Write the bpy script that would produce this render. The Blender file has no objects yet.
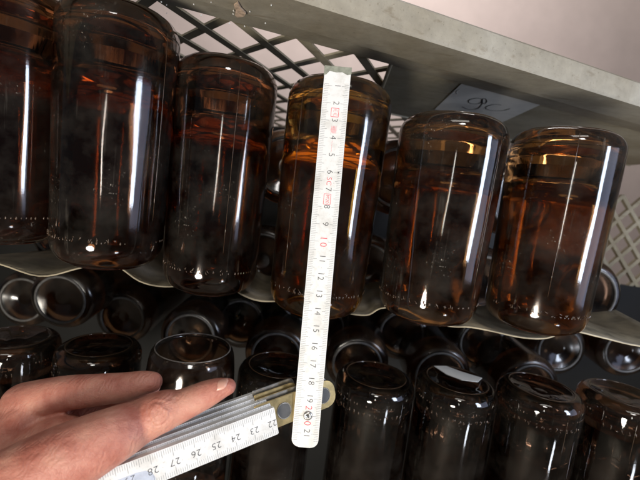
import bpy, bmesh, math, random
from mathutils import Vector, Matrix
random.seed(7)
S = bpy.context.scene
C = S.collection
R = math.radians

# ------------------------------------------------------------------ camera
F = 400.0                       # focal length in pixels of a 640 px wide frame
PITCH, ROLL = -7.0, 7.0
cam = bpy.data.cameras.new('camera')
cam.sensor_width = 36.0; cam.lens = 36.0 * F / 640.0
cam.clip_start = 0.005; cam.clip_end = 50
cam.dof.use_dof = True; cam.dof.focus_distance = 0.255; cam.dof.aperture_fstop = 11.0
camo = bpy.data.objects.new('camera', cam); C.objects.link(camo)
CM = Matrix.Rotation(R(90 + PITCH), 4, 'X') @ Matrix.Rotation(R(ROLL), 4, 'Z')
camo.matrix_world = CM
S.camera = camo

# ------------------------------------------------------------------ world, exposure
w = bpy.data.worlds.new('World'); S.world = w; w.use_nodes = True
w.node_tree.nodes['Background'].inputs[0].default_value = (0.88, 0.88, 0.95, 1)
w.node_tree.nodes['Background'].inputs[1].default_value = 0.08
S.view_settings.view_transform = 'Standard'; S.view_settings.look = 'None'
S.view_settings.exposure = 0.0; S.view_settings.gamma = 1.0
S.cycles.max_bounces = 16; S.cycles.transmission_bounces = 14; S.cycles.transparent_max_bounces = 12
S.cycles.glossy_bounces = 6; S.cycles.diffuse_bounces = 3
S.cycles.caustics_reflective = False; S.cycles.caustics_refractive = False
S.cycles.use_denoising = True
S.cycles.sample_clamp_indirect = 4.0

# ------------------------------------------------------------------ lamps
def area(name, loc, aim, sx, sy, power, col):
    l = bpy.data.lights.new(name, 'AREA'); l.shape = 'RECTANGLE'; l.size = sx; l.size_y = sy
    l.energy = power; l.color = col
    if name in ('underside_fill', 'front_fill'): l.shape = 'ELLIPSE'
    o = bpy.data.objects.new(name, l); C.objects.link(o)
    o.location = loc
    o.rotation_euler = (Vector(aim) - Vector(loc)).to_track_quat('-Z', 'Y').to_euler()
    return o
area('window_lamp', (0.60, -0.05, 0.03), (0.0, 0.28, 0.02), 0.085, 0.30, 2.6, (0.74, 0.83, 1.0))
area('low_streak_fill', (0.50, -0.30, -0.62), (0.1, 0.35, -0.15), 0.07, 0.20, 1.2, (0.85, 0.90, 1.0))  # added strip that makes the streak on the lower bottles
area('front_fill', (0.12, -0.80, 0.80), (0.0, 0.25, -0.05), 0.26, 0.20, 4.0, (1.0, 0.96, 0.92))
area('tube_lamp', (0.04, -0.70, 0.02), (0.05, 0.3, 0.0), 0.03, 0.26, 0.6, (1.0, 0.96, 0.90))
area('overhead_fill', (0.1, -1.25, 2.0), (0.05, -0.7, -0.6), 1.2, 0.5, 11.0, (1.0, 0.95, 0.88))  # added overhead fill, lights the floor so it bounces upward
area('underside_fill', (-0.28, -0.62, -0.42), (0.05, 0.30, 0.11), 0.26, 0.20, 9.0, (1.0, 0.93, 0.82))  # added fill from below to brighten the crate underside
area('sheen_fill', (0.85, 0.02, 0.0), (0.0, 0.28, -0.02), 0.34, 0.42, 0.9, (0.62, 0.70, 1.0))  # added dim panel for the broad bluish sheen on the glass
area('wall_fill', (0.1, 0.95, 1.15), (0.15, 1.55, 0.35), 0.9, 0.3, 10.5, (1.0, 0.94, 0.90))  # added unseen fill that brightens the wall behind

# ------------------------------------------------------------------ helpers
def ray(px, py):
    return (CM.to_3x3() @ Vector(((px - 320) / F, -(py - 240) / F, -1.0)))
def at(px, py, Y):              # a point on the vertical plane at distance Y
    d = ray(px, py); return d * (Y / d.y)
def atz(px, py, Z):             # a point on the horizontal plane at height Z
    d = ray(px, py); return d * (Z / d.z)

def link(name, bm, mat, parent=None, smooth=False):
    me = bpy.data.meshes.new(name)
    bmesh.ops.recalc_face_normals(bm, faces=bm.faces)
    bm.to_mesh(me); bm.free()
    if smooth:
        for p in me.polygons: p.use_smooth = True
    for m in (mat if isinstance(mat, list) else [mat]): me.materials.append(m)
    o = bpy.data.objects.new(name, me); C.objects.link(o)
    if parent: o.parent = parent
    return o
def empty(name, mat=None):
    o = bpy.data.objects.new(name, None); C.objects.link(o); o.empty_display_size = 0.02
    if mat is not None: o.matrix_world = mat
    return o
def tag(o, label=None, cat=None, group=None, kind=None):
    if label: o['label'] = label
    if cat: o['category'] = cat
    if group: o['group'] = group
    if kind: o['kind'] = kind
    return o
def box(bm, x0, x1, y0, y1, z0, z1, M=None):
    vs = [bm.verts.new((x, y, z)) for x in (x0, x1) for y in (y0, y1) for z in (z0, z1)]
    for f in ((0,1,3,2), (4,6,7,5), (0,4,5,1), (2,3,7,6), (0,2,6,4), (1,5,7,3)):
        bm.faces.new([vs[i] for i in f])
    if M is not None:
        for v in vs: v.co = M @ v.co
    return vs
def prism(bm, pts, thick):      # closed polygon of Vectors, extruded by the vector thick
    a = [bm.verts.new(p) for p in pts]; b = [bm.verts.new(p + thick) for p in pts]
    n = len(pts)
    bm.faces.new(a[::-1]); bm.faces.new(b)
    for i in range(n): bm.faces.new((a[i], a[(i+1) % n], b[(i+1) % n], b[i]))
def tube(bm, pts, r, seg=8, closed=False):
    rings = []
    n = len(pts)
    for i, p in enumerate(pts):
        a = pts[(i-1) % n] if (closed or i > 0) else p
        b = pts[(i+1) % n] if (closed or i < n-1) else p
        t = (b - a).normalized()
        u = t.cross(Vector((0.3, 0.2, 1))).normalized(); v = t.cross(u)
        rr = r[i] if isinstance(r, (list, tuple)) else r
        rings.append([bm.verts.new(p + (u*math.cos(2*math.pi*k/seg) + v*math.sin(2*math.pi*k/seg))*rr) for k in range(seg)])
    for i in range(n if closed else n-1):
        A, B = rings[i], rings[(i+1) % n]
        for k in range(seg): bm.faces.new((A[k], A[(k+1) % seg], B[(k+1) % seg], B[k]))
    if not closed:
        bm.faces.new(rings[0][::-1]); bm.faces.new(rings[-1])
def lathe(bm, prof, seg=96):    # closed profile of (r, z); r = 0 points become poles
    rings = []
    for r, z in prof:
        if r < 1e-7: rings.append([bm.verts.new((0, 0, z))])
        else: rings.append([bm.verts.new((r*math.cos(2*math.pi*k/seg), r*math.sin(2*math.pi*k/seg), z)) for k in range(seg)])
    for A, B in zip(rings[:-1], rings[1:]):
        for k in range(seg):
            j = (k+1) % seg
            if len(A) == 1 and len(B) == 1: continue
            if len(A) == 1: bm.faces.new((A[0], B[k], B[j]))
            elif len(B) == 1: bm.faces.new((A[k], A[j], B[0]))
            else: bm.faces.new((A[k], A[j], B[j], B[k]))

# ------------------------------------------------------------------ materials
class NT:
    def __init__(s, name):
        s.m = bpy.data.materials.new(name); s.m.use_nodes = True
        s.t = s.m.node_tree; s.b = s.t.nodes['Principled BSDF']; s.out = s.t.nodes['Material Output']
    def n(s, typ, **kw):
        o = s.t.nodes.new(typ)
        for k, v in kw.items():
            if k.startswith('_'): setattr(o, k[1:], v)
            else: o.inputs[k.replace('_', ' ')].default_value = v
        return o
    def l(s, a, b): s.t.links.new(a, b)
    def coord(s, kind='Object'): return s.n('ShaderNodeTexCoord').outputs[kind]
    def noise(s, scale, detail=4, rough=0.55, kind='Object', stretch=None):
        c = s.coord(kind)
        if stretch:
            mp = s.n('ShaderNodeMapping'); mp.inputs['Scale'].default_value = stretch; s.l(c, mp.inputs[0]); c = mp.outputs[0]
        nn = s.n('ShaderNodeTexNoise', Scale=scale, Detail=detail, Roughness=rough); s.l(c, nn.inputs['Vector'])
        return nn.outputs['Fac']
    def ramp(s, fac, stops):
        r = s.n('ShaderNodeValToRGB'); e = r.color_ramp.elements
        while len(e) < len(stops): e.new(0.5)
        for q, (p, c) in zip(e, stops):
            q.position = p; q.color = (c, c, c, 1) if not isinstance(c, tuple) else (*c, 1)
        s.l(fac, r.inputs[0]); return r.outputs[0]
    def bump(s, h, strength, dist, prev=None):
        b = s.n('ShaderNodeBump', Strength=strength, Distance=dist); s.l(h, b.inputs['Height'])
        if prev is not None: s.l(prev, b.inputs['Normal'])
        s.l(b.outputs[0], s.b.inputs['Normal']); return b.outputs[0]
def simple(name, col, rough=0.5, metal=0.0, spec=0.5, var=0.12, scale=300, bump=0.0, bd=0.0003, sss=0.0):
    t = NT(name)
    f = t.noise(scale)
    t.l(t.ramp(f, [(0.3, tuple(c*(1-var) for c in col)), (0.7, tuple(min(1, c*(1+var)) for c in col))]), t.b.inputs['Base Color'])
    t.b.inputs['Roughness'].default_value = rough; t.b.inputs['Metallic'].default_value = metal
    t.b.inputs['Specular IOR Level'].default_value = spec
    if bump: t.bump(f, bump, bd)
    return t.m

def glass_mat(name, tint, dust=0.5, rough=0.035):
    t = NT(name)
    t.b.inputs['Base Color'].default_value = (*tint, 1)
    t.b.inputs['Transmission Weight'].default_value = 1.0
    t.b.inputs['IOR'].default_value = 1.5
    t.b.inputs['Roughness'].default_value = rough
    big = t.noise(14, 3); 
    t.l(t.ramp(big, [(0.3, rough*0.6), (0.75, rough*2.6)]), t.b.inputs['Roughness'])
    wav = t.noise(22, 2, stretch=(1, 1, 0.25)); fine = t.noise(900, 2)
    p = t.bump(wav, 0.6, 0.004)
    t.bump(fine, 0.10, 0.00008, p)
    # dust, lime specks and vertical scuffs lying on the glass
    d = t.n('ShaderNodeBsdfDiffuse', Color=(0.42, 0.37, 0.31, 1))
    sp = t.ramp(t.noise(620, 3, 0.7), [(0.63, 0.0), (0.72, 1.0)])
    cl = t.ramp(t.noise(28, 5, 0.65), [(0.42, 0.0), (0.72, 1.0)])
    scr = t.ramp(t.noise(260, 3, 0.6, stretch=(1, 1, 0.045)), [(0.62, 0.0), (0.72, 1.0)])
    def math_(op, a, b):
        m = t.n('ShaderNodeMath', _operation=op)
        for i, q in enumerate((a, b)):
            if isinstance(q, float): m.inputs[i].default_value = q
            else: t.l(q, m.inputs[i])
        return m.outputs[0]
    cl2 = t.ramp(t.noise(30, 4, 0.6), [(0.56, 0.0), (0.68, 1.0)])
    spk = math_('MULTIPLY', sp, math_('MULTIPLY', cl2, 0.45))
    film = math_('MULTIPLY', cl, 0.030)
    sc2 = math_('MULTIPLY', math_('MULTIPLY', scr, cl), 0.10)
    tot = math_('MULTIPLY', math_('ADD', math_('ADD', spk, film), sc2), dust)
    mx = t.n('ShaderNodeMixShader'); t.l(tot, mx.inputs[0]); t.l(t.b.outputs[0], mx.inputs[1]); t.l(d.outputs[0], mx.inputs[2])
    t.l(mx.outputs[0], t.out.inputs['Surface'])
    return t.m
M_glass = glass_mat('amber_glass', (0.33, 0.125, 0.045), 1.4, 0.05)
M_glasslight = glass_mat('light_amber_glass', (0.72, 0.35, 0.06), 1.1, 0.05)
M_glassmid = glass_mat('mid_amber_glass', (0.49, 0.22, 0.065), 1.6, 0.05)
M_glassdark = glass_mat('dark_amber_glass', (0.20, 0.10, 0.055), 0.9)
M_glassopen = glass_mat('scuffed_amber_glass', (0.42, 0.24, 0.14), 2.2, 0.06)
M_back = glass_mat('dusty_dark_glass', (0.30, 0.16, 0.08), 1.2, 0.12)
M_green = glass_mat('green_glass', (0.15, 0.55, 0.35), 0.8, 0.08)
M_bead = simple('glass_beads', (0.06, 0.035, 0.02), 0.12, spec=0.8)
M_rimlight = simple('chipped_rim_glass', (0.15, 0.13, 0.115), 0.2, var=0.6, scale=200)
M_rimdust = simple('worn_glass_ring', (0.11, 0.105, 0.10), 0.4, var=0.4, scale=160)

def plastic(name, col, sc=120):
    t = NT(name)
    f = t.noise(sc, 6, 0.65); g = t.noise(9, 4)
    a = t.ramp(f, [(0.3, tuple(c*0.85 for c in col)), (0.7, tuple(c*1.1 for c in col))])
    st = t.ramp(g, [(0.38, (0.62, 0.57, 0.48)), (0.60, (1, 1, 1))])
    mx = t.n('ShaderNodeMix', _data_type='RGBA', _blend_type='MULTIPLY'); mx.inputs[0].default_value = 0.8
    t.l(a, mx.inputs[6]); t.l(st, mx.inputs[7]); t.l(mx.outputs[2], t.b.inputs['Base Color'])
    t.b.inputs['Roughness'].default_value = 0.55
    sc_ = t.ramp(t.noise(150, 4, 0.6, stretch=(0.12, 1, 1)), [(0.60, (1, 1, 1)), (0.70, (0.66, 0.60, 0.52))])
    gr = t.ramp(t.noise(420, 3, 0.7), [(0.62, (1, 1, 1)), (0.70, (0.55, 0.50, 0.42))])
    m2 = t.n('ShaderNodeMix', _data_type='RGBA', _blend_type='MULTIPLY'); m2.inputs[0].default_value = 0.7
    m3 = t.n('ShaderNodeMix', _data_type='RGBA', _blend_type='MULTIPLY'); m3.inputs[0].default_value = 0.6
    t.l(mx.outputs[2], m2.inputs[6]); t.l(sc_, m2.inputs[7]); t.l(m2.outputs[2], m3.inputs[6]); t.l(gr, m3.inputs[7]); t.l(m3.outputs[2], t.b.inputs['Base Color'])
    t.bump(t.noise(700, 3), 0.35, 0.0003)
    return t.m
M_crate = plastic('grey_crate_plastic', (0.47, 0.43, 0.33))
M_cratelip = plastic('worn_crate_lip', (0.37, 0.34, 0.275))
M_dark = plastic('near_black_crate_plastic', (0.006, 0.006, 0.005))  # deep shade behind the bottles put into a near-black colour
M_tray = simple('yellowed_sheet', (0.13, 0.11, 0.075), 0.5, var=0.55, scale=45, bump=0.6, bd=0.001)
M_trayedge = simple('pale_sheet_edge', (0.42, 0.36, 0.25), 0.5, var=0.3, scale=90)
M_wall = simple('pink_plaster', (0.66, 0.555, 0.52), 0.9, var=0.05, scale=12, bump=0.15, bd=0.002)
M_floor = simple('pale_concrete', (0.24, 0.21, 0.17), 0.85, var=0.12, scale=6, bump=0.3, bd=0.002)
M_paper = simple('grey_paper', (0.80, 0.79, 0.75), 0.8, var=0.05, scale=80)
M_ink = simple('black_ink', (0.015, 0.015, 0.018), 0.6)
M_white = simple('white_mark', (0.85, 0.85, 0.82), 0.6)
M_tan = simple('torn_sticker', (0.50, 0.37, 0.27), 0.9, var=0.35, scale=400, bump=0.5)

# the white lacquer of the folding rule
def rule_mat():
    t = NT('white_lacquer')
    g = t.ramp(t.noise(70, 6, 0.7), [(0.36, (0.60, 0.59, 0.56)), (0.52, (0.74, 0.74, 0.73))])
    sp = t.ramp(t.noise(520, 3, 0.6), [(0.66, (1, 1, 1)), (0.73, (0.50, 0.44, 0.38))])
    mx = t.n('ShaderNodeMix', _data_type='RGBA', _blend_type='MULTIPLY'); mx.inputs[0].default_value = 0.7
    t.l(g, mx.inputs[6]); t.l(sp, mx.inputs[7]); t.l(mx.outputs[2], t.b.inputs['Base Color'])
    t.b.inputs['Roughness'].default_value = 0.42
    t.bump(t.noise(220, 4), 0.12, 0.0002)
    return t.m
M_rule = rule_mat()
M_rulecore = simple('bare_wood_edge', (0.50, 0.40, 0.28), 0.7, var=0.3, scale=500)
M_tick = simple('printed_black', (0.05, 0.05, 0.055), 0.5)
M_tickgrey = simple('printed_grey', (0.15, 0.16, 0.17), 0.5)
M_red = simple('printed_red', (0.75, 0.06, 0.09), 0.5)
M_pinkred = simple('worn_printed_red', (0.80, 0.33, 0.36), 0.5)
M_blue = simple('blue_patch', (0.47, 0.51, 0.60), 0.5)
M_brass = simple('brass_plate', (0.74, 0.57, 0.28), 0.33, metal=0.92, var=0.35, scale=130, bump=0.2)
M_steel = simple('worn_steel', (0.55, 0.54, 0.52), 0.32, metal=0.95, var=0.25, scale=260, bump=0.2)
M_hole = simple('dark_hinge_steel', (0.10, 0.10, 0.10), 0.5, metal=0.3)  # dark grey steel of the slot discs and rivet core
M_endcap = simple('tarnished_end_cap', (0.20, 0.21, 0.17), 0.45, metal=0.5, var=0.3, scale=300, bump=0.3)

# ------------------------------------------------------------------ the room wall behind
bm = bmesh.new(); box(bm, -3, 4, 1.6, 1.7, -1.5, 3.2)
tag(link('wall', bm, M_wall), kind='structure')
bm = bmesh.new(); box(bm, -3, 4, -3.0, 1.6, -0.62, -0.60)
tag(link('floor', bm, M_floor), kind='structure')

# ------------------------------------------------------------------ the crate on top (bottom grid seen from below)
H = 0.118
pC, pE, pE2 = atz(237, 38, H), atz(295.5, 53, H), atz(291.5, 78, H)
U = pE - pC; V = pE2 - pE
dU = U.normalized(); dV = V.normalized()
UP = Vector((0, 0, 1))
crate = empty('plastic_crate')
tag(crate, 'grey plastic crate overhead with diamond lattice and a pale worn lip', 'crate')
bm = bmesh.new()
def bar(a, b, wd, z0, z1):
    t = (b - a).normalized(); s = t.cross(UP).normalized() * wd / 2
    prism(bm, [Vector((p.x, p.y, z0)) for p in (a - s, b - s, b + s, a + s)], Vector((0, 0, z1 - z0)))
e1 = (U + V) / 2; e2 = (U - V) / 2
corner = pC + U / 2                      # a crossing between two diamonds of a row
def clip(p, d, lo=-0.62, hi=9.4):        # keep the bars inside rows lo..hi (in units of V)
    return p
NI, NJ0, NJ1 = 20, -0.9, 9.0
def uv(a, b): return corner + U*a + V*b
for k in range(-24, 40):                 # bars along e1 and e2, cut to the panel
    for s in (1, -1):
        # line through (k + .0, 0) with slope s : a = k + s*b
        b0, b1 = NJ0, NJ1
        a0, a1 = k + s*b0, k + s*b1
        amin, amax = -9.0, 12.0
        # clip in a
        def cl(aa, bb, lim): return bb + (lim - aa) / s
        if s > 0:
            if a0 < amin: b0 = cl(a0, b0, amin); a0 = amin
            if a1 > amax: b1 = cl(a1, b1, amax); a1 = amax
        else:
            if a0 > amax: b0 = cl(a0, b0, amax); a0 = amax
            if a1 < amin: b1 = cl(a1, b1, amin); a1 = amin
        if b1 - b0 < 0.05: continue
        z = 0.0 if s > 0 else 0.0006
        bar(uv(a0, b0), uv(a1, b1), 0.0088 if s > 0 else 0.0080, H + z, H + z + 0.0018)
link('bottom_grid', bm, M_crate, crate)
# flange under the lip: a beam along dU
fa = atz(320, 8, 0.104); fb = atz(320, 34, 0.106); fc = atz(320, 46, 0.114)
per = Vector((-dU.y, dU.x, 0)); per = per if per.y > 0 else -per
def across(p): return (p - fa).dot(per)
L0, L1 = -0.75, 1.1
base = fa + dU * 0
prof = [(0.0, 0.104), (across(fb), 0.1055), (across(fb) + 0.001, 0.111), (across(fc), 0.1145), (across(fc)+0.0005, H+0.007),
        (0.010, H+0.007), (0.010, 0.1235), (0.0015, 0.1235), (-0.0008, 0.1215), (-0.001, 0.106)]
bm = bmesh.new()
prism(bm, [Vector((base.x, base.y, 0)) + per*q + UP*z + dU*L0 for q, z in prof], dU*(L1 - L0))
o = link('lip', bm, M_cratelip, crate)
# solid panel for the label
p1, p2 = atz(393, 58, H - 0.0012), atz(374, 110, H - 0.0012)
s1 = p2 - dU*0; far = (p2 - p1)
bm = bmesh.new()
q0 = p1 - far*0.35; q1 = p2
prism(bm, [q0, q1, q1 + dU*0.55, q0 + dU*0.55], Vector((0, 0, 0.0008)))
tube(bm, [q0, q1], 0.0018, 8); tube(bm, [q1, q1 + dU*0.55], 0.0016, 8)
link('solid_panel', bm, M_crate, crate)
# torn sticker residue under the lip
bm = bmesh.new()
zz = lambda x, y: (atz(x, y, 0.1046))
prism(bm, [zz(x, y) for x, y in ((234,4),(238,1),(241,7),(246,12),(244,15),(238,16),(235,14),(236,9))], Vector((0,0,-0.0010)))
link('sticker_residue', bm, M_tan, crate)
bm = bmesh.new()
for k in range(14):
    c = zz(random.uniform(143, 300), random.uniform(0, 26)); r = random.uniform(0.0002, 0.0006)
    prism(bm, [c + Vector((math.cos(a)*r*random.uniform(.6,1.2), math.sin(a)*r, -0.0)) for a in (0,1,2,3,4,5)], Vector((0,0,-0.0006)))
link('paint_fleck', bm, M_white, crate)

# paper label on the solid panel
ZL = H - 0.0018
lab = empty('paper_label'); tag(lab, 'grey paper label with handwritten black figures taped under the crate', 'label')
bm = bmesh.new()
A_, B_ = atz(434.5, 109.5, ZL), atz(466, 79.5, ZL)
E_ = atz(500, 88, ZL) - B_
pts = [A_, B_, B_ + E_*2.6, A_ + E_*2.6]
prism(bm, pts, Vector((0, 0, 0.0003)))
link('paper', bm, M_paper, lab)
def stroke(pxs, rad, mat, nm, par, Z):
    bm = bmesh.new()
    pts = [atz(420 + x/8, 70 + y/8, Z) for x, y in pxs]
    sm = []
    for i in range(len(pts)-1):          # Catmull-Rom
        p0 = pts[max(0, i-1)]; p1_ = pts[i]; p2_ = pts[i+1]; p3 = pts[min(len(pts)-1, i+2)]
        for k in range(6):
            t = k/6
            sm.append(0.5*((2*p1_) + (p2_-p0)*t + (2*p0-5*p1_+4*p2_-p3)*t*t + (3*p1_-p0-3*p2_+p3)*t**3))
    sm.append(pts[-1])
    tube(bm, sm, rad, 6)
    for v in bm.verts: v.co.z = Z + (v.co.z - Z)*0.15
    return link(nm, bm, mat, par)
stroke([(500,232),(450,226),(395,240),(392,262),(440,272),(485,262),(500,232),(525,232),(532,255),(515,272),(500,262),(500,232),(492,278),(455,310),(390,316),(338,296)], 0.00058, M_ink, 'handwritten_figure', lab, ZL-0.0002)
stroke([(650,280),(590,276),(535,292),(526,308),(570,324),(660,326),(720,310)], 0.00058, M_ink, 'handwritten_figure', lab, ZL-0.0002)
stroke([(322,155),(300,165),(292,180),(300,192)], 0.0005, M_white, 'white_arc', lab, ZL-0.0002)  # small white arc drawn beside the figures

# ------------------------------------------------------------------ crate wall behind the bottles
bk = empty('crate_back_wall'); tag(bk, 'crate wall coloured near-black for deep shade behind the rows of bottles', 'crate wall')
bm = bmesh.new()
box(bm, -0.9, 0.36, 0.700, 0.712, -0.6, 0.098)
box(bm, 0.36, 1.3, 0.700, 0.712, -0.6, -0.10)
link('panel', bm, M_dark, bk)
bm = bmesh.new()
for k in range(0, 30):
    for s in (1, -1):
        x = 0.30 + k*0.035
        M = Matrix.Translation((x, 0.705, -0.03)) @ Matrix.Rotation(R(40*s), 4, 'Y')
        box(bm, -0.003, 0.003, -0.004+0.0003*s, 0.004+0.0003*s, -0.11, 0.11, M)
link('lattice', bm, M_crate, bk)

# ------------------------------------------------------------------ bottles
RB, HB = 0.0362, 0.162
def bottle_profile(hb=HB, rb=RB, mouth=0.0255, wall=0.0030, sh=0.026, heel=0.0105, ring=0.0275, taper=0.0):
    out = [(0, 0.0055), (0.006, 0.0050), (0.008, 0.0052), (0.010, 0.0042), (0.018, 0.0024), (ring-0.003, 0.0008), (ring, 0.0)]
    for k in range(1, 9):                # rounded heel
        a = k/8*math.pi/2
        out.append((ring + (rb-ring)*math.sin(a), heel*(1-math.cos(a))))
    out += [(rb, 0.030), (rb-taper*0.3, 0.06), (rb-taper, 0.11)]
    rb -= taper*1.3
    for k in range(0, 10):
        a = k/9*math.pi/2
        out.append((mouth + 0.0015 + (rb-mouth-0.0015)*math.cos(a)**0.9, hb-0.002-sh + sh*math.sin(a)))
    lip = [(mouth+0.0012, hb-0.0006), (mouth, hb), (mouth-0.0016, hb-0.0004), (mouth-0.0022, hb-0.0022)]
    inn = []
    for r, z in reversed(out[15:-1]): inn.append((max(r-wall, mouth-0.0024), z-0.0006))
    inn += [(rb-wall, 0.030), (rb-wall-0.001, 0.017), (rb-wall-0.005, 0.011), (0.020, 0.0085), (0.008, 0.0095), (0, 0.0105)]
    return out + lip + inn
bm = bmesh.new(); lathe(bm, bottle_profile(), 96)
bm.normal_update()
proto_mesh = bpy.data.meshes.new('glass_body'); 
bmesh.ops.recalc_face_normals(bm, faces=bm.faces); bm.to_mesh(proto_mesh); bm.free()
for p in proto_mesh.polygons: p.use_smooth = True
proto_mesh.materials.append(M_glass)
def variant(mat):
    m = proto_mesh.copy(); m.materials.clear(); m.materials.append(mat); return m
bm = bmesh.new(); lathe(bm, bottle_profile(mouth=0.0300, sh=0.05), 96)
open_mesh = bpy.data.meshes.new('glass_body'); bmesh.ops.recalc_face_normals(bm, faces=bm.faces); bm.to_mesh(open_mesh); bm.free()
for p in open_mesh.polygons: p.use_smooth = True
open_mesh.materials.append(M_glassopen)
bm = bmesh.new(); lathe(bm, bottle_profile(mouth=0.0215, sh=0.0165, heel=0.0135, ring=0.0255, taper=0.0013), 96)
upper_mesh = bpy.data.meshes.new('glass_body'); bmesh.ops.recalc_face_normals(bm, faces=bm.faces); bm.to_mesh(upper_mesh); bm.free()
for p in upper_mesh.polygons: p.use_smooth = True
upper_mesh.materials.append(M_glass)
# knurled ring of small glass beads near the heel
bm = bmesh.new()
for k in range(84):
    a = 2*math.pi*k/84
    r = RB - 0.0003
    if random.random() < 0.35: continue
    q = random.uniform(0.6, 1.25)
    M = Matrix.Rotation(a, 4, 'Z') @ Matrix.Translation((r, 0, 0.0142)) @ Matrix.Diagonal((0.0006*q, 0.0006*q, 0.0012*q, 1))
    bmesh.ops.create_icosphere(bm, subdivisions=1, radius=1.0, matrix=M)
bead_mesh = bpy.data.meshes.new('knurled_ring'); bm.to_mesh(bead_mesh); bm.free()
for p in bead_mesh.polygons: p.use_smooth = True
bead_mesh.materials.append(M_bead)
bm = bmesh.new()
tube(bm, [Vector((0.0268*math.cos(2*math.pi*k/64), 0.0268*math.sin(2*math.pi*k/64), 0.0004)) for k in range(64)], 0.0015, 8, closed=True)
ring_mesh = bpy.data.meshes.new('base_ring'); bm.to_mesh(ring_mesh); bm.free()
bm = bmesh.new()
tube(bm, [Vector((0.0272*math.cos(2*math.pi*k/64), 0.0272*math.sin(2*math.pi*k/64), 0.0004)) for k in range(64)], 0.0007, 8, closed=True)
fine_ring = bpy.data.meshes.new('base_ring'); bm.to_mesh(fine_ring); bm.free()
for p in fine_ring.polygons: p.use_smooth = True
fine_ring.materials.append(M_bead)
for p in ring_mesh.polygons: p.use_smooth = True
ring_mesh.materials.append(M_rimdust)
# embossed characters: short raised strokes around the heel
def emboss(parent, seed):
    rnd = random.Random(seed); bm = bmesh.new()
    a = -2.2
    while a < -0.6:
        for _ in range(rnd.randint(2, 3)):
            p0 = a + rnd.uniform(0, .07); p1_ = a + rnd.uniform(0, .07)
            z0, z1 = 0.0195 + rnd.uniform(0, .004), 0.0195 + rnd.uniform(0, .004)
            tube(bm, [Vector((RB*math.cos(p0), RB*math.sin(p0), z0)), Vector((RB*math.cos(p1_)+1e-4, RB*math.sin(p1_), z1))], 0.00030, 5)
        a += rnd.uniform(0.11, 0.15)
    return link('embossed_marks', bm, M_bead, parent, True)

bm = bmesh.new()
tube(bm, [Vector((RB + q, 0, z)) for q, z in ((-0.0012, 0.006), (-0.0001, 0.013), (0.0, 0.03), (-0.0004, 0.06), (-0.0012, 0.11), (-0.0016, 0.128))], 0.00017, 6)
seam_mesh = bpy.data.meshes.new('mould_seam'); bm.to_mesh(seam_mesh); bm.free()
for p in seam_mesh.polygons: p.use_smooth = True
seam_mesh.materials.append(M_bead)
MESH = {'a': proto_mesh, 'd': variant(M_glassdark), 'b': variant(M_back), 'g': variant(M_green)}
def bottle(M, label, kind='a', group=None, detail=True, seed=0):
    e = empty('amber_bottle' if kind != 'g' else 'green_bottle', M)
    tag(e, label, 'bottle', group)
    o = bpy.data.objects.new('glass_body', MESH[kind]); C.objects.link(o); o.parent = e
    if detail:
        sm1 = bpy.data.objects.new('mould_seam', seam_mesh); C.objects.link(sm1); sm1.parent = e
        b = bpy.data.objects.new('knurled_ring', bead_mesh); C.objects.link(b); b.parent = e
        r = bpy.data.objects.new('base_ring', fine_ring); C.objects.link(r); r.parent = e
    elif kind in 'bg':
        r = bpy.data.objects.new('base_ring', ring_mesh); C.objects.link(r); r.parent = e
    return e
def upright(px, py, Y, rot=0.0, h=HB, tilt=(0, 0)):   # top centre seen at px, py
    t = at(px, py, Y)
    return Matrix.Translation(t) @ Matrix.Rotation(R(tilt[0]), 4, 'X') @ Matrix.Rotation(R(tilt[1]), 4, 'Y') @ Matrix.Translation((0, 0, -h)) @ Matrix.Rotation(rot, 4, 'Z')
def inverted(px, py, Y, rot=0.0, tilt=(0, 0)):
    t = at(px, py, Y)
    return Matrix.Translation(t) @ Matrix.Rotation(R(tilt[0]), 4, 'X') @ Matrix.Rotation(R(tilt[1]), 4, 'Y') @ Matrix.Rotation(math.pi, 4, 'X') @ Matrix.Rotation(rot, 4, 'Z')
GU = 'amber bottles on the upper layer'
up = [
 (122, 14, 0.268, 'largest amber bottle, near the left, cut by the picture edge in the photo', 0.3),
 (229, 66, 0.300, 'tall amber bottle between the leftmost large bottle and the vertical rule', 1.1),
 (342, 86, 0.290, 'tall amber bottle directly behind the vertical white rule', 2.3),
 (455, 120, 0.284, 'tall amber bottle under the handwritten paper label', 0.9),
 (568, 134, 0.292, 'tall amber bottle at the far right of the upper layer', 1.9),
 (10, -8, 0.262, 'tall amber bottle at the far left of the upper layer', 2.9),
]
for i, (x, y, Y, lb, rot) in enumerate(up):
    k = (1, 1.02, 1.0, 0.865, 0.87, 0.96)[i]
    nm = ('u', 'u', 'ul', 'um', 'um', 'u')[i]
    if nm not in MESH:
        m_ = upper_mesh.copy(); m_.materials.clear(); m_.materials.append({'u': M_glass, 'ul': M_glasslight, 'um': M_glassmid}[nm]); MESH[nm] = m_
    e = bottle(inverted(x, y, Y, rot), lb, nm, GU); e.scale = (1, 1, k)
    kr = [c_ for c_ in e.children if c_.name.startswith('knurled_ring')][0]
    kr.location.z = HB - 0.0195 - 0.0142; kr.scale = (0.956, 0.956, 1)
    em = emboss(e, i); em.rotation_euler = (0, 0, math.pi - rot); em.location.z = HB - 0.028 - 0.0142; em.scale = (0.962, 0.962, 1)
GL = 'upside-down amber bottles on the lower layer'
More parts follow.
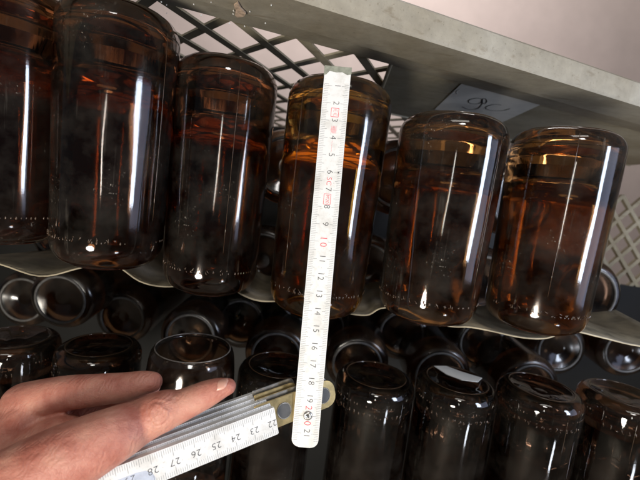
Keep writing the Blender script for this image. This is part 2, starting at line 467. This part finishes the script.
low = [
 (376, 374, 0.352, 'upside-down amber bottle with bare round base just right of the rule joint', 'd', 0.3),
 (457, 379, 0.352, 'upside-down amber bottle with a white paper strip stuck on its base', 'd', 0.4),
 (279, 364, 0.350, 'upside-down amber bottle behind the folded end of the rule', 'd', 0.9),
 (541, 386, 0.352, 'upside-down amber bottle right of the one with the white strip', 'd', 1.4),
 (624, 393, 0.352, 'upside-down amber bottle at the far right of the lower layer', 'd', 1.9),
 (100, 344, 0.350, 'upside-down amber bottle left of the open upright one, above the hand', 'd', 0.2),
 (16, 336, 0.350, 'upside-down amber bottle at the far left of the lower layer', 'd', 0.8),
]
for i, (x, y, Y, lb, kd, rot) in enumerate(low):
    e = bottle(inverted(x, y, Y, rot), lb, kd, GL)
    em = emboss(e, 40+i); em.rotation_euler = (0, 0, math.pi - rot)
    if i == 1:
        bm = bmesh.new()
        M = e.matrix_basis.inverted()
        z = e.matrix_basis.translation.z + 0.0006
        q = [M @ (atz(px, py, z)) for px, py in ((434,366),(446,366),(462,372),(482,378),(478,382),(462,380),(446,374))]
        for v in q: v.z = -0.0008
        prism(bm, q, Vector((0, 0, 0.0005)))
        link('paper_strip', bm, M_paper, e)
MESH['o'] = open_mesh
e = bottle(upright(193.5, 347, 0.316, 0.4), 'open amber bottle standing mouth up above the thumb', 'o', GL)
emboss(e, 77)
bm = bmesh.new()
tube(bm, [Vector((0.0298*math.cos(2*math.pi*k/72), 0.0298*math.sin(2*math.pi*k/72), HB)) for k in range(72)], 0.00055, 8, closed=True)
link('mouth_rim', bm, M_rimlight, e, True)

# lying bottles further back, bases to the front
def lying(px, py, Y, yaw=0, pitch=0):
    t = at(px, py, Y)
    return Matrix.Translation(t) @ Matrix.Rotation(R(yaw), 4, 'Z') @ Matrix.Rotation(R(-90 + pitch), 4, 'X')
GK = 'bottles lying in the rows behind, bases to the front'
where = ['in the gap just left of the bottle behind the rule', 'in the gap left of the labelled bottle', 'low between the two right tall bottles',
 'low beside the foot of the bottle behind the rule', 'low in the gap left of the rule', 'behind the large left bottle',
 'behind the upside-down bottle right of the rule joint', 'behind the upside-down bottle with the paper strip', 'behind the vertical rule above its joint', 'above the open mouth-up bottle',
 'high behind the tall bottle left of the rule', 'behind the far right tall bottle', 'low behind the far right tall bottle', 'behind the far right upside-down bottles', 'above the far left upside-down bottles', 'low at the far left behind the tall ones']
back = [(286,166,.385),(398,178,.385),(482,284,.385),(366,272,.385),(262,262,.385),(150,130,.385),
        (357,365,.43),(440,376,.43),(276,356,.43),(190,338,.43),
        (215,170,.40),(520,200,.385),(588,296,.385),(530,388,.43),(60,300,.43),(60,230,.385)]
for i, (x, y, Y) in enumerate(back):
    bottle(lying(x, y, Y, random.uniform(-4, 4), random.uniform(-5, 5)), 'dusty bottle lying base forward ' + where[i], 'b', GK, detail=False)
deep = [(322,328,'straight behind the upright slat, deep in shadow'),(402,334,'between the strip bottle and the sheet, deep in shadow'),(482,344,'deep under the labelled bottle'),
        (240,322,'deep under the bottle left of the rule'),(122,318,'deep under the largest bottle'),(22,300,'deep at the far left'),(560,350,'deep under the far right tall bottle'),(628,352,'deep at the far right edge')]
for x, y, lb in deep:
    bottle(lying(x, y, .49, random.uniform(-4, 4), random.uniform(-4, 4)), 'dim bottle lying ' + lb, 'b', GK, detail=False)
e = bottle(lying(306, 300, .47, 10, 8), 'green bottle lying deep in the gap just left of the rule', 'g', detail=False)
e = bottle(lying(222, 300, .50, -10, -5), 'green bottle lying deep under the tall bottle left of the rule', 'g', detail=False)

# ------------------------------------------------------------------ thin wavy separator sheet
YF = 0.296
edge = [(-60,268),(-10,262),(40,276),(80,268),(110,262),(140,281),(165,286.5),(190,284),(215,279),(228,285),(245,296),(262,301),(285,300),(300,296),(318,300),(340,311),(366,315),(381,308),(400,309),(425,320),(450,326),(470,327),(492,331),(520,337),(545,338),(570,331),(600,337),(640,346),(700,350)]
pts = [at(x, y, YF) for x, y in edge]
sm = []
for i in range(len(pts)-1):
    p0 = pts[max(0, i-1)]; a = pts[i]; b = pts[i+1]; p3 = pts[min(len(pts)-1, i+2)]
    for k in range(5):
        t = k/5
        sm.append(0.5*((2*a) + (b-p0)*t + (2*p0-5*a+4*b-p3)*t*t + (3*a-p0-3*b+p3)*t**3))
sm.append(pts[-1])
bm = bmesh.new()
rows = []
zm = sum(p.z for p in sm)/len(sm)
for j in range(9):
    y = YF + j*0.045
    rows.append([bm.verts.new((p.x*(1+0.0*j), y, p.z + 0.0 + (0.004 if j else 0)*math.sin(p.x*60+j))) for p in sm])
for j in range(8):
    for i in range(len(sm)-1):
        bm.faces.new((rows[j][i], rows[j][i+1], rows[j+1][i+1], rows[j+1][i]))
sheet = link('separator_sheet', bm, M_tray, None, True)
sheet.data.materials[0] = M_tray
md = sheet.modifiers.new('thickness', 'SOLIDIFY'); md.thickness = 0.0010
bm = bmesh.new(); tube(bm, [p + Vector((0, -0.0006, 0.0001)) for p in sm], 0.0007, 6)
link('sheet_edge', bm, M_trayedge, sheet, True)
tag(sheet, 'thin yellowed wavy sheet separating the upper bottles from the lower ones', 'separator')

# ------------------------------------------------------------------ folding rule
def text_mesh(bm, s, size, M, center=True, spacing=1.0):
    cu = bpy.data.curves.new('t', 'FONT'); cu.body = s; cu.size = size; cu.align_x = 'CENTER'; cu.align_y = 'CENTER'
    cu.space_character = spacing; cu.offset = -size*0.012
    o = bpy.data.objects.new('t', cu); C.objects.link(o)
    dg = bpy.context.evaluated_depsgraph_get()
    me = bpy.data.meshes.new_from_object(o.evaluated_get(dg))
    me.transform(M); bm.from_mesh(me)
    bpy.data.objects.remove(o); bpy.data.curves.remove(cu); bpy.data.meshes.remove(me)
def frame(o, xd, yd):
    xd = xd.normalized(); z = xd.cross(yd).normalized(); y = z.cross(xd)
    M = Matrix((xd, y, z)).transposed().to_4x4(); M.translation = o; return M
W = 0.0156; TH = 0.0030; CMU = 0.01
def slat_mesh(length, round0=0.001, round1=0.006, wd=W, th=TH):
    bm = bmesh.new()
    def corner_(cx, cy, r, a0):
        return [Vector((cx + r*math.cos(a0 + k/6*math.pi/2), cy + r*math.sin(a0 + k/6*math.pi/2), -th)) for k in range(7)]
    h = wd/2
    pts = corner_(length-round1, h-round1, round1, 0) + corner_(round0, h-round0, round0, math.pi/2) \
        + corner_(round0, -h+round0, round0, math.pi) + corner_(length-round1, -h+round1, round1, 1.5*math.pi)
    prism(bm, pts, Vector((0, 0, th)))
    bmesh.ops.bevel(bm, geom=[e for e in bm.edges if abs(e.verts[0].co.z - e.verts[1].co.z) < 1e-7], offset=0.0003, segments=2, affect='EDGES')
    return bm
def ticks(parent, c0, c1, x_of, reds=(), numbers=True, edge_both=True):
    bm = bmesh.new(); bg = bmesh.new()
    zt = 0.00006
    k0, k1 = int(round(c0*10)), int(round(c1*10))
    for k in range(k0, k1+1):
        x = x_of(k/10)
        L = 0.0042 if k % 10 == 0 else (0.0034 if k % 5 == 0 else 0.0024)
        wd = 0.00011 if k % 5 else 0.00015
        for s in (1, -1):
            b = bm if k % 10 == 0 else bg
            y0, y1 = s*(W/2 - 0.0004), s*(W/2 - 0.0004 - (L if s > 0 else L*1.15))
            box(b, x-wd/2, x+wd/2, min(y0, y1), max(y0, y1), 0.0, zt)
    link('centimetre_ticks', bm, M_tickgrey, parent); link('millimetre_ticks', bg, M_tickgrey, parent)
    if numbers:
        bb, br = bmesh.new(), bmesh.new()
        for c in range(int(math.ceil(c0)), int(c1)+1):
            if c == 0 : continue
            M = Matrix.Translation((x_of(c) - 0.0002, 0.0006, zt))
            if c in reds:
                if c == 20: parts = (('2', x_of(c)-0.0048), ('0', x_of(c)+0.0042))
                else: parts = ((str(c)[0], x_of(c)-0.0020), (str(c)[1], x_of(c)+0.0018))
                for ch, xx in parts:
                    b1 = bmesh.new(); text_mesh(b1, ch, 0.0056, Matrix.Translation((xx, 0.0004, zt))); link('red_numeral', b1, M_red, parent)
            else: text_mesh(bb, str(c), 0.0050, M, spacing=1.1)
        link('numerals', bb, M_tick, parent)
        br.free()

rule = empty('folding_rule')
tag(rule, 'white folding rule with one slat upright and the rest folded in a hand', 'folding rule')
# the upright slat
T, B = at(338.2, 67.5, 0.247), at(304.3, 447.5, 0.217)
LV = (B - T).length
acr = at(330, 241, 0.2315) - at(310, 239, 0.2315)
tilt = Vector((0.0, 0.0, 0.0))
MV = frame(T, B - T, acr)
vs = empty('upright_slat', MV); vs.parent = rule
bm = slat_mesh(LV, 0.0006, 0.0045); link('slat_body', bm, M_rule, vs)
unit = LV / 0.2188
XV = lambda c: 0.0021 + (c*0.01 - 0.0012)*unit
ticks(vs, 0.9, 21.4, XV, reds=(10, 20))
# red printed marks on the upright slat
bm = bmesh.new()
def redbox(c0, c1, hw, th=0.00025):
    a, b = XV(c0), XV(c1); z0, z1 = 0, 0.00007
    for y in (-hw, hw): box(bm, a, b, 0.0004+y-th/2, 0.0004+y+th/2, z0, z1)
    for x in (a, b): box(bm, x-th/2, x+th/2, 0.0004-hw+th/2, 0.0004+hw-th/2, z0, z1)
redbox(2.28, 2.78, 0.0022)
link('red_frame', bm, M_red, vs); bm = bmesh.new()
redbox(7.25, 7.85, 0.0020)
link('red_frame', bm, M_red, vs); bm = bmesh.new()
text_mesh(bm, 'M20', 0.0029, Matrix.Translation((XV(7.55), 0.0005, 0.00007)))
link('red_lettering', bm, M_red, vs); bm = bmesh.new()
text_mesh(bm, 'SC', 0.0042, Matrix.Translation((XV(6.52), 0.0005, 0.00007)), spacing=1.1)
link('red_lettering', bm, M_red, vs)
bm = bmesh.new()
text_mesh(bm, '\u20ac\u20ac', 0.0034, Matrix.Translation((XV(2.53), 0.0005, 0.00007)))
for k in range(7):
    x = XV(3.36) + k*0.0006
    box(bm, x-0.00012, x+0.00012, 0.0005-0.0018*math.sin((k+1)/8*math.pi), 0.0005+0.0018*math.sin((k+1)/8*math.pi), 0, 0.00007)
for k in range(4):
    box(bm, XV(3.3), XV(3.75), -0.0008+k*0.0009, -0.0006+k*0.0009, 0.00007, 0.0001)
text_mesh(bm, '~~~~', 0.0030, Matrix.Translation((XV(4.5), 0.0004, 0.00007)))
link('faded_red_print', bm, M_pinkred, vs)
# worn metal end cap
bm = bmesh.new(); h = W/2
prism(bm, [Vector(p + (0.00015,)) for p in ((-0.0006,-h-.0003),(-0.0006,h+.0003),(0.0034,h+.0003),(0.0040,h-.002),(0.0026,h-.005),(0.0030,h-.0085),(0.0024,-h+.003),(0.0046,-h+.0012),(0.0052,-h-.0003))], Vector((0,0,-TH-0.0005)))
link('end_cap', bm, M_endcap, vs)
# small dark speck
bm = bmesh.new(); bmesh.ops.create_icosphere(bm, subdivisions=2, radius=0.0005, matrix=Matrix.Translation((XV(5.98), 0.0056, 0.0001)))
link('dark_speck', bm, M_tick, vs)
# rivet
bm = bmesh.new()
Mr = Matrix.Translation((XV(20.0)-0.0003, 0.0004, 0))
prf = [(0, 0.0004), (0.0007, 0.0004), (0.0009, 0.0009), (0.0016, 0.0011), (0.0024, 0.0008), (0.0028, 0.0001), (0.0028, -0.001), (0, -0.001)]
lathe(bm, prf, 32)
for v in bm.verts: v.co = Mr @ v.co
rv = link('rivet', bm, M_steel, vs, True)
bm = bmesh.new(); bmesh.ops.create_icosphere(bm, subdivisions=2, radius=0.00065, matrix=Mr @ Matrix.Translation((0, 0, 0.0004)))
link('rivet_core', bm, M_hole, rv)

# the folded slats
Rp, Lp = at(276.5, 420.5, 0.2115), at(147, 471.5, 0.1800)
xd = (Lp - Rp).normalized()
dn = at(230, 460, 0.2) - at(220, 430, 0.2)
viewd = ((Rp + Lp)/2).normalized()
MF = frame(Rp, Lp - Rp, dn)
NZ = MF.to_3x3() @ Vector((0, 0, 1))
YU = -(MF.to_3x3() @ Vector((0, 1, 0)))          # towards the top of the picture
fs = empty('folded_slat', MF); fs.parent = rule; fs['label'] = 'front slat of the folded stack, numbers 22 to 28 upside down'
bm = slat_mesh(0.222, 0.0006, 0.004); link('slat_body', bm, M_rule, fs)
per_cm = (at(152.6, 469.6, 0.1815) - at(271.6, 422, 0.2103)).length / 6
x22 = (at(271.6, 422, 0.2103) - Rp).length
ticks(fs, 21.8, 42.2, lambda c: x22 + (c-22)*per_cm, reds=(30, 40))
bm = bmesh.new()
prism(bm, [Vector((x22 + 6*per_cm + a_, b_, 0.00001)) for a_, b_ in ((0.0000,0.0074),(-0.0006,0.0045),(0.0004,0.0016),(0.0030,-0.0006),(0.0070,-0.0014),(0.030,-0.0016),(0.030,0.0074))], Vector((0,0,0.00003)))
link('blue_patch', bm, M_blue, fs)  # flat blue-grey patch along one edge of the slat
for k in range(1, 5):
    off = YU*(0.0015*k) - NZ*(TH + 0.0003)*k + xd*(0.0010*k)
    Mk = MF.copy(); Mk.translation = Rp + off
    s = empty('folded_slat', Mk); s.parent = rule
    link('slat_body', slat_mesh(0.222, 0.0006, 0.004), M_rule, s)
    bm = bmesh.new()
    for q in range(0, 215):
        x = 0.001 + q*0.001; box(bm, x-0.00007, x+0.00007, -W/2+0.0003, -W/2+(0.0009 if q % 5 else 0.0013), 0, 0.00006)
    link('millimetre_ticks', bm, M_tickgrey, s)

# brass joint plate with rounded free end, slots, and spring strips
def plate(name, x0, x1, hw, off_n, off_u, th, mat, slots=(), rnd=0.006):
    e = empty(name, Matrix.Translation(YU*off_u - NZ*off_n) @ MF); e.parent = rule
    bm = bmesh.new()
    pts = []
    for cx, cy, a0 in ((x1-0.0006, hw-0.0006, 0), (x0+rnd, hw-rnd, 1), (x0+rnd, -hw+rnd, 2), (x1-0.0006, -hw+0.0006, 3)):
        r = rnd if a0 in (1, 2) else 0.0006
        for k in range(7):
            a = a0*math.pi/2 + k/6*math.pi/2
            pts.append(Vector((cx + r*math.cos(a), cy + r*math.sin(a), -th)))
    prism(bm, pts, Vector((0, 0, th)))
    bmesh.ops.bevel(bm, geom=[ed for ed in bm.edges if abs(ed.verts[0].co.z - ed.verts[1].co.z) < 1e-7], offset=th*0.25, segments=2, affect='EDGES')
    link('plate_body', bm, mat, e)
    for sx in slots:
        bm = bmesh.new()
        prism(bm, [Vector((sx + 0.0040*math.cos(2*math.pi*k/24), 0.0044*math.sin(2*math.pi*k/24), 0.00005)) for k in range(24)], Vector((0,0,0.0002)))
        link('slot_disc', bm, M_hole, e)
        bm = bmesh.new()
        tube(bm, [Vector((sx + 0.0042*math.cos(2*math.pi*k/24), 0.0046*math.sin(2*math.pi*k/24), 0.0002)) for k in range(24)], 0.0004, 6, closed=True)
        link('slot_rim', bm, M_steel, e)
    return e
plate('joint_plate', -0.0405, 0.010, 0.0082, 0.0042, 0.0018, 0.0012, M_brass, slots=(-0.0066, -0.0325))
plate('spring_strip', -0.0370, 0.008, 0.0080, 0.0070, 0.0040, 0.0010, M_steel, rnd=0.004)
plate('spring_strip', -0.0180, 0.008, 0.0076, 0.0095, 0.0062, 0.0010, M_brass, rnd=0.003)
plate('spring_strip', -0.0180, 0.008, 0.0076, 0.0120, 0.0082, 0.0010, M_steel, rnd=0.003)

# ------------------------------------------------------------------ hand
def skin_mat():
    t = NT('skin')
    f = t.noise(60, 5, 0.6); g = t.noise(420, 4, 0.6)
    a = t.ramp(f, [(0.36, (0.40, 0.135, 0.095)), (0.50, (0.50, 0.205, 0.15)), (0.66, (0.57, 0.275, 0.20))])
    t.l(a, t.b.inputs['Base Color'])
    t.b.inputs['Roughness'].default_value = 0.52
    t.b.inputs['Subsurface Weight'].default_value = 0.25
    t.b.inputs['Subsurface Radius'].default_value = (1.0, 0.35, 0.2)
    t.b.inputs['Subsurface Scale'].default_value = 0.004
    p = t.bump(g, 0.45, 0.0004)
    v = t.n('ShaderNodeTexVoronoi', Scale=620.0); v.feature = 'DISTANCE_TO_EDGE'; t.l(t.coord(), v.inputs['Vector'])
    p = t.bump(t.ramp(v.outputs['Distance'], [(0.0, 0.0), (0.12, 1.0)]), 0.30, 0.00022, p)
    # creases across the digit, strongest near the joint
    mp = t.n('ShaderNodeMapping'); t.l(t.coord(), mp.inputs[0]); mp.inputs['Rotation'].default_value = (0, R(-22), 0)
    wv = t.n('ShaderNodeTexWave', Scale=190.0, Distortion=7.0, Detail=3.0, Detail_Scale=2.0) if False else t.n('ShaderNodeTexWave')
    wv.inputs['Scale'].default_value = 120; wv.inputs['Distortion'].default_value = 14; wv.inputs['Detail'].default_value = 3
    t.l(mp.outputs[0], wv.inputs['Vector'])
    nm_ = t.ramp(t.noise(75, 3), [(0.42, 0.0), (0.62, 1.0)])
    wm = t.n('ShaderNodeMath', _operation='MULTIPLY'); t.l(wv.outputs['Fac'], wm.inputs[0]); t.l(nm_, wm.inputs[1])
    p = t.bump(wm.outputs[0], 0.30, 0.0006, p)
    p = t.bump(t.noise(180, 6, 0.7), 0.5, 0.0007, p)
    # oval folds round the thumb joint
    kn = at(166, 404, 0.176)
    vs_ = t.n('ShaderNodeVectorMath', _operation='SUBTRACT'); t.l(t.coord(), vs_.inputs[0]); vs_.inputs[1].default_value = kn
    nz = t.n('ShaderNodeTexNoise', Scale=140.0, Detail=3.0); t.l(t.coord(), nz.inputs['Vector'])
    wp = t.n('ShaderNodeVectorMath', _operation='SCALE'); t.l(nz.outputs['Color'], wp.inputs[0]); wp.inputs['Scale'].default_value = 0.0070
    ad = t.n('ShaderNodeVectorMath', _operation='ADD'); t.l(vs_.outputs[0], ad.inputs[0]); t.l(wp.outputs[0], ad.inputs[1])
    ln = t.n('ShaderNodeVectorMath', _operation='LENGTH'); t.l(ad.outputs[0], ln.inputs[0])
    sn = t.n('ShaderNodeMath', _operation='MULTIPLY'); t.l(ln.outputs['Value'], sn.inputs[0]); sn.inputs[1].default_value = 1900
    s2 = t.n('ShaderNodeMath', _operation='SINE'); t.l(sn.outputs[0], s2.inputs[0])
    fo = t.n('ShaderNodeMapRange'); t.l(ln.outputs['Value'], fo.inputs[0]); fo.inputs[1].default_value = 0.004; fo.inputs[2].default_value = 0.013; fo.inputs[3].default_value = 1; fo.inputs[4].default_value = 0
    s3 = t.n('ShaderNodeMath', _operation='MULTIPLY'); t.l(s2.outputs[0], s3.inputs[0]); t.l(fo.outputs[0], s3.inputs[1])
    t.bump(s3.outputs[0], 0.38, 0.0008, p)
    return t.m
M_skin = skin_mat()
M_nail = simple('fingernail', (0.66, 0.35, 0.27), 0.3, var=0.08, scale=200)
def loft(bm, nodes, seg=20, flat=1.0):
    # nodes: (px, py, depth, radius in metres) smoothed into a tapered limb with round ends
    P = [(at(x, y, d), r) for x, y, d, r in nodes]
    out = []
    for i in range(len(P)-1):
        a, b = P[i], P[i+1]; p0 = P[max(0, i-1)]; p3 = P[min(len(P)-1, i+2)]
        for k in range(6):
            t = k/6
            f = lambda q0, q1, q2, q3: 0.5*((2*q1) + (q2-q0)*t + (2*q0-5*q1+4*q2-q3)*t*t + (3*q1-q0-3*q2+q3)*t**3)
            out.append((f(p0[0], a[0], b[0], p3[0]), f(p0[1], a[1], b[1], p3[1])))
    out.append(P[-1])
    # round caps
    def cap(c, nxt, r):
        t = (c - nxt).normalized(); res = []
        for k in (1, 2, 3, 4):
            a = k/4.3*math.pi/2; res.append((c + t*r*math.sin(a), r*math.cos(a)))
        return res
    c1 = cap(out[0][0], out[1][0], out[0][1]); c2 = cap(out[-1][0], out[-2][0], out[-1][1])
    allp = list(reversed(c1)) + out + c2
    tube(bm, [p for p, r in allp], [r for p, r in allp], seg)
bm = bmesh.new()
# thumb along the rule
loft(bm, [(228,386.5,.190,.0042),(219,389,.190,.0056),(207,394,.190,.0068),(194,400,.189,.0074),(180,406,.188,.0082),(168,409.5,.187,.0098),(156,414,.187,.0104),(140,422,.186,.0110),(118,433,.178,.0130),(88,448,.173,.0150),(54,466,.169,.0170),(18,486,.167,.0185),(-30,514,.170,.0200)])
# knuckle of the forefinger above the thumb, finger bent behind the rule
loft(bm, [(152,382,.206,.0056),(142,383,.206,.0066),(124,387,.206,.0078),(96,390,.206,.0086),(62,394,.208,.0098),(24,404,.212,.0120)])
loft(bm, [(150,386,.216,.0060),(132,396,.222,.0070),(108,408,.226,.0078),(70,412,.228,.0088),(30,420,.228,.0110)])
loft(bm, [(140,412,.232,.0062),(118,422,.236,.0070),(86,432,.240,.0078),(50,436,.240,.0088),(14,440,.236,.0110)])
loft(bm, [(118,438,.236,.0055),(96,448,.242,.0062),(64,458,.246,.0068),(30,462,.244,.0080),(-4,462,.238,.0100)])
# back of the hand, heel and wrist
loft(bm, [(34,420,.210,.0160),(6,446,.210,.0220),(-26,476,.212,.0260),(-66,520,.216,.0250),(-120,580,.222,.0260),(-180,640,.23,.0280)])
loft(bm, [(60,446,.198,.0160),(26,462,.202,.0200),(-10,490,.208,.0230)])
loft(bm, [(28,440,.226,.0160),(-4,462,.224,.0200),(-30,490,.220,.0220)])
hand = link('person', bm, M_skin, None, True)
rm = hand.modifiers.new('skin', 'REMESH'); rm.mode = 'VOXEL'; rm.voxel_size = 0.0008; rm.use_smooth_shade = True
sm_ = hand.modifiers.new('smooth', 'SMOOTH'); sm_.factor = 0.6; sm_.iterations = 10
tag(hand, 'left hand of a person gripping the folded rule, thumb lying along its top', 'person')
# thumb nail, seen from the side on the upper front of the tip
bm = bmesh.new()
c = at(218, 381.5, .1881); t_ = (at(230, 379.5, .1880) - at(212, 384.5, .1880)).normalized()
n_ = (Vector((-0.25, -0.28, 0.93))).normalized(); s_ = n_.cross(t_).normalized(); n_ = t_.cross(s_).normalized() * (1 if t_.cross(s_).dot(n_) > 0 else -1)
G = []
for i in range(11):
    u = -1 + 2*i/10
    row = []
    for j in range(9):
        v = -1 + 2*j/8
        rr = math.sqrt(max(0, 1 - abs(u)**3.2))
        p = c + t_*u*0.0050 + s_*v*rr*0.0040 + n_*(-(v*rr)**2*0.0022 - max(0, u)**2*0.0011)
        row.append(bm.verts.new(p))
    G.append(row)
for i in range(10):
    for j in range(8):
        try: bm.faces.new((G[i][j], G[i+1][j], G[i+1][j+1], G[i][j+1]))
        except ValueError: pass
bmesh.ops.remove_doubles(bm, verts=bm.verts, dist=1e-6)
nl = link('fingernail', bm, M_nail, hand, True)
md = nl.modifiers.new('thickness', 'SOLIDIFY'); md.thickness = 0.0005
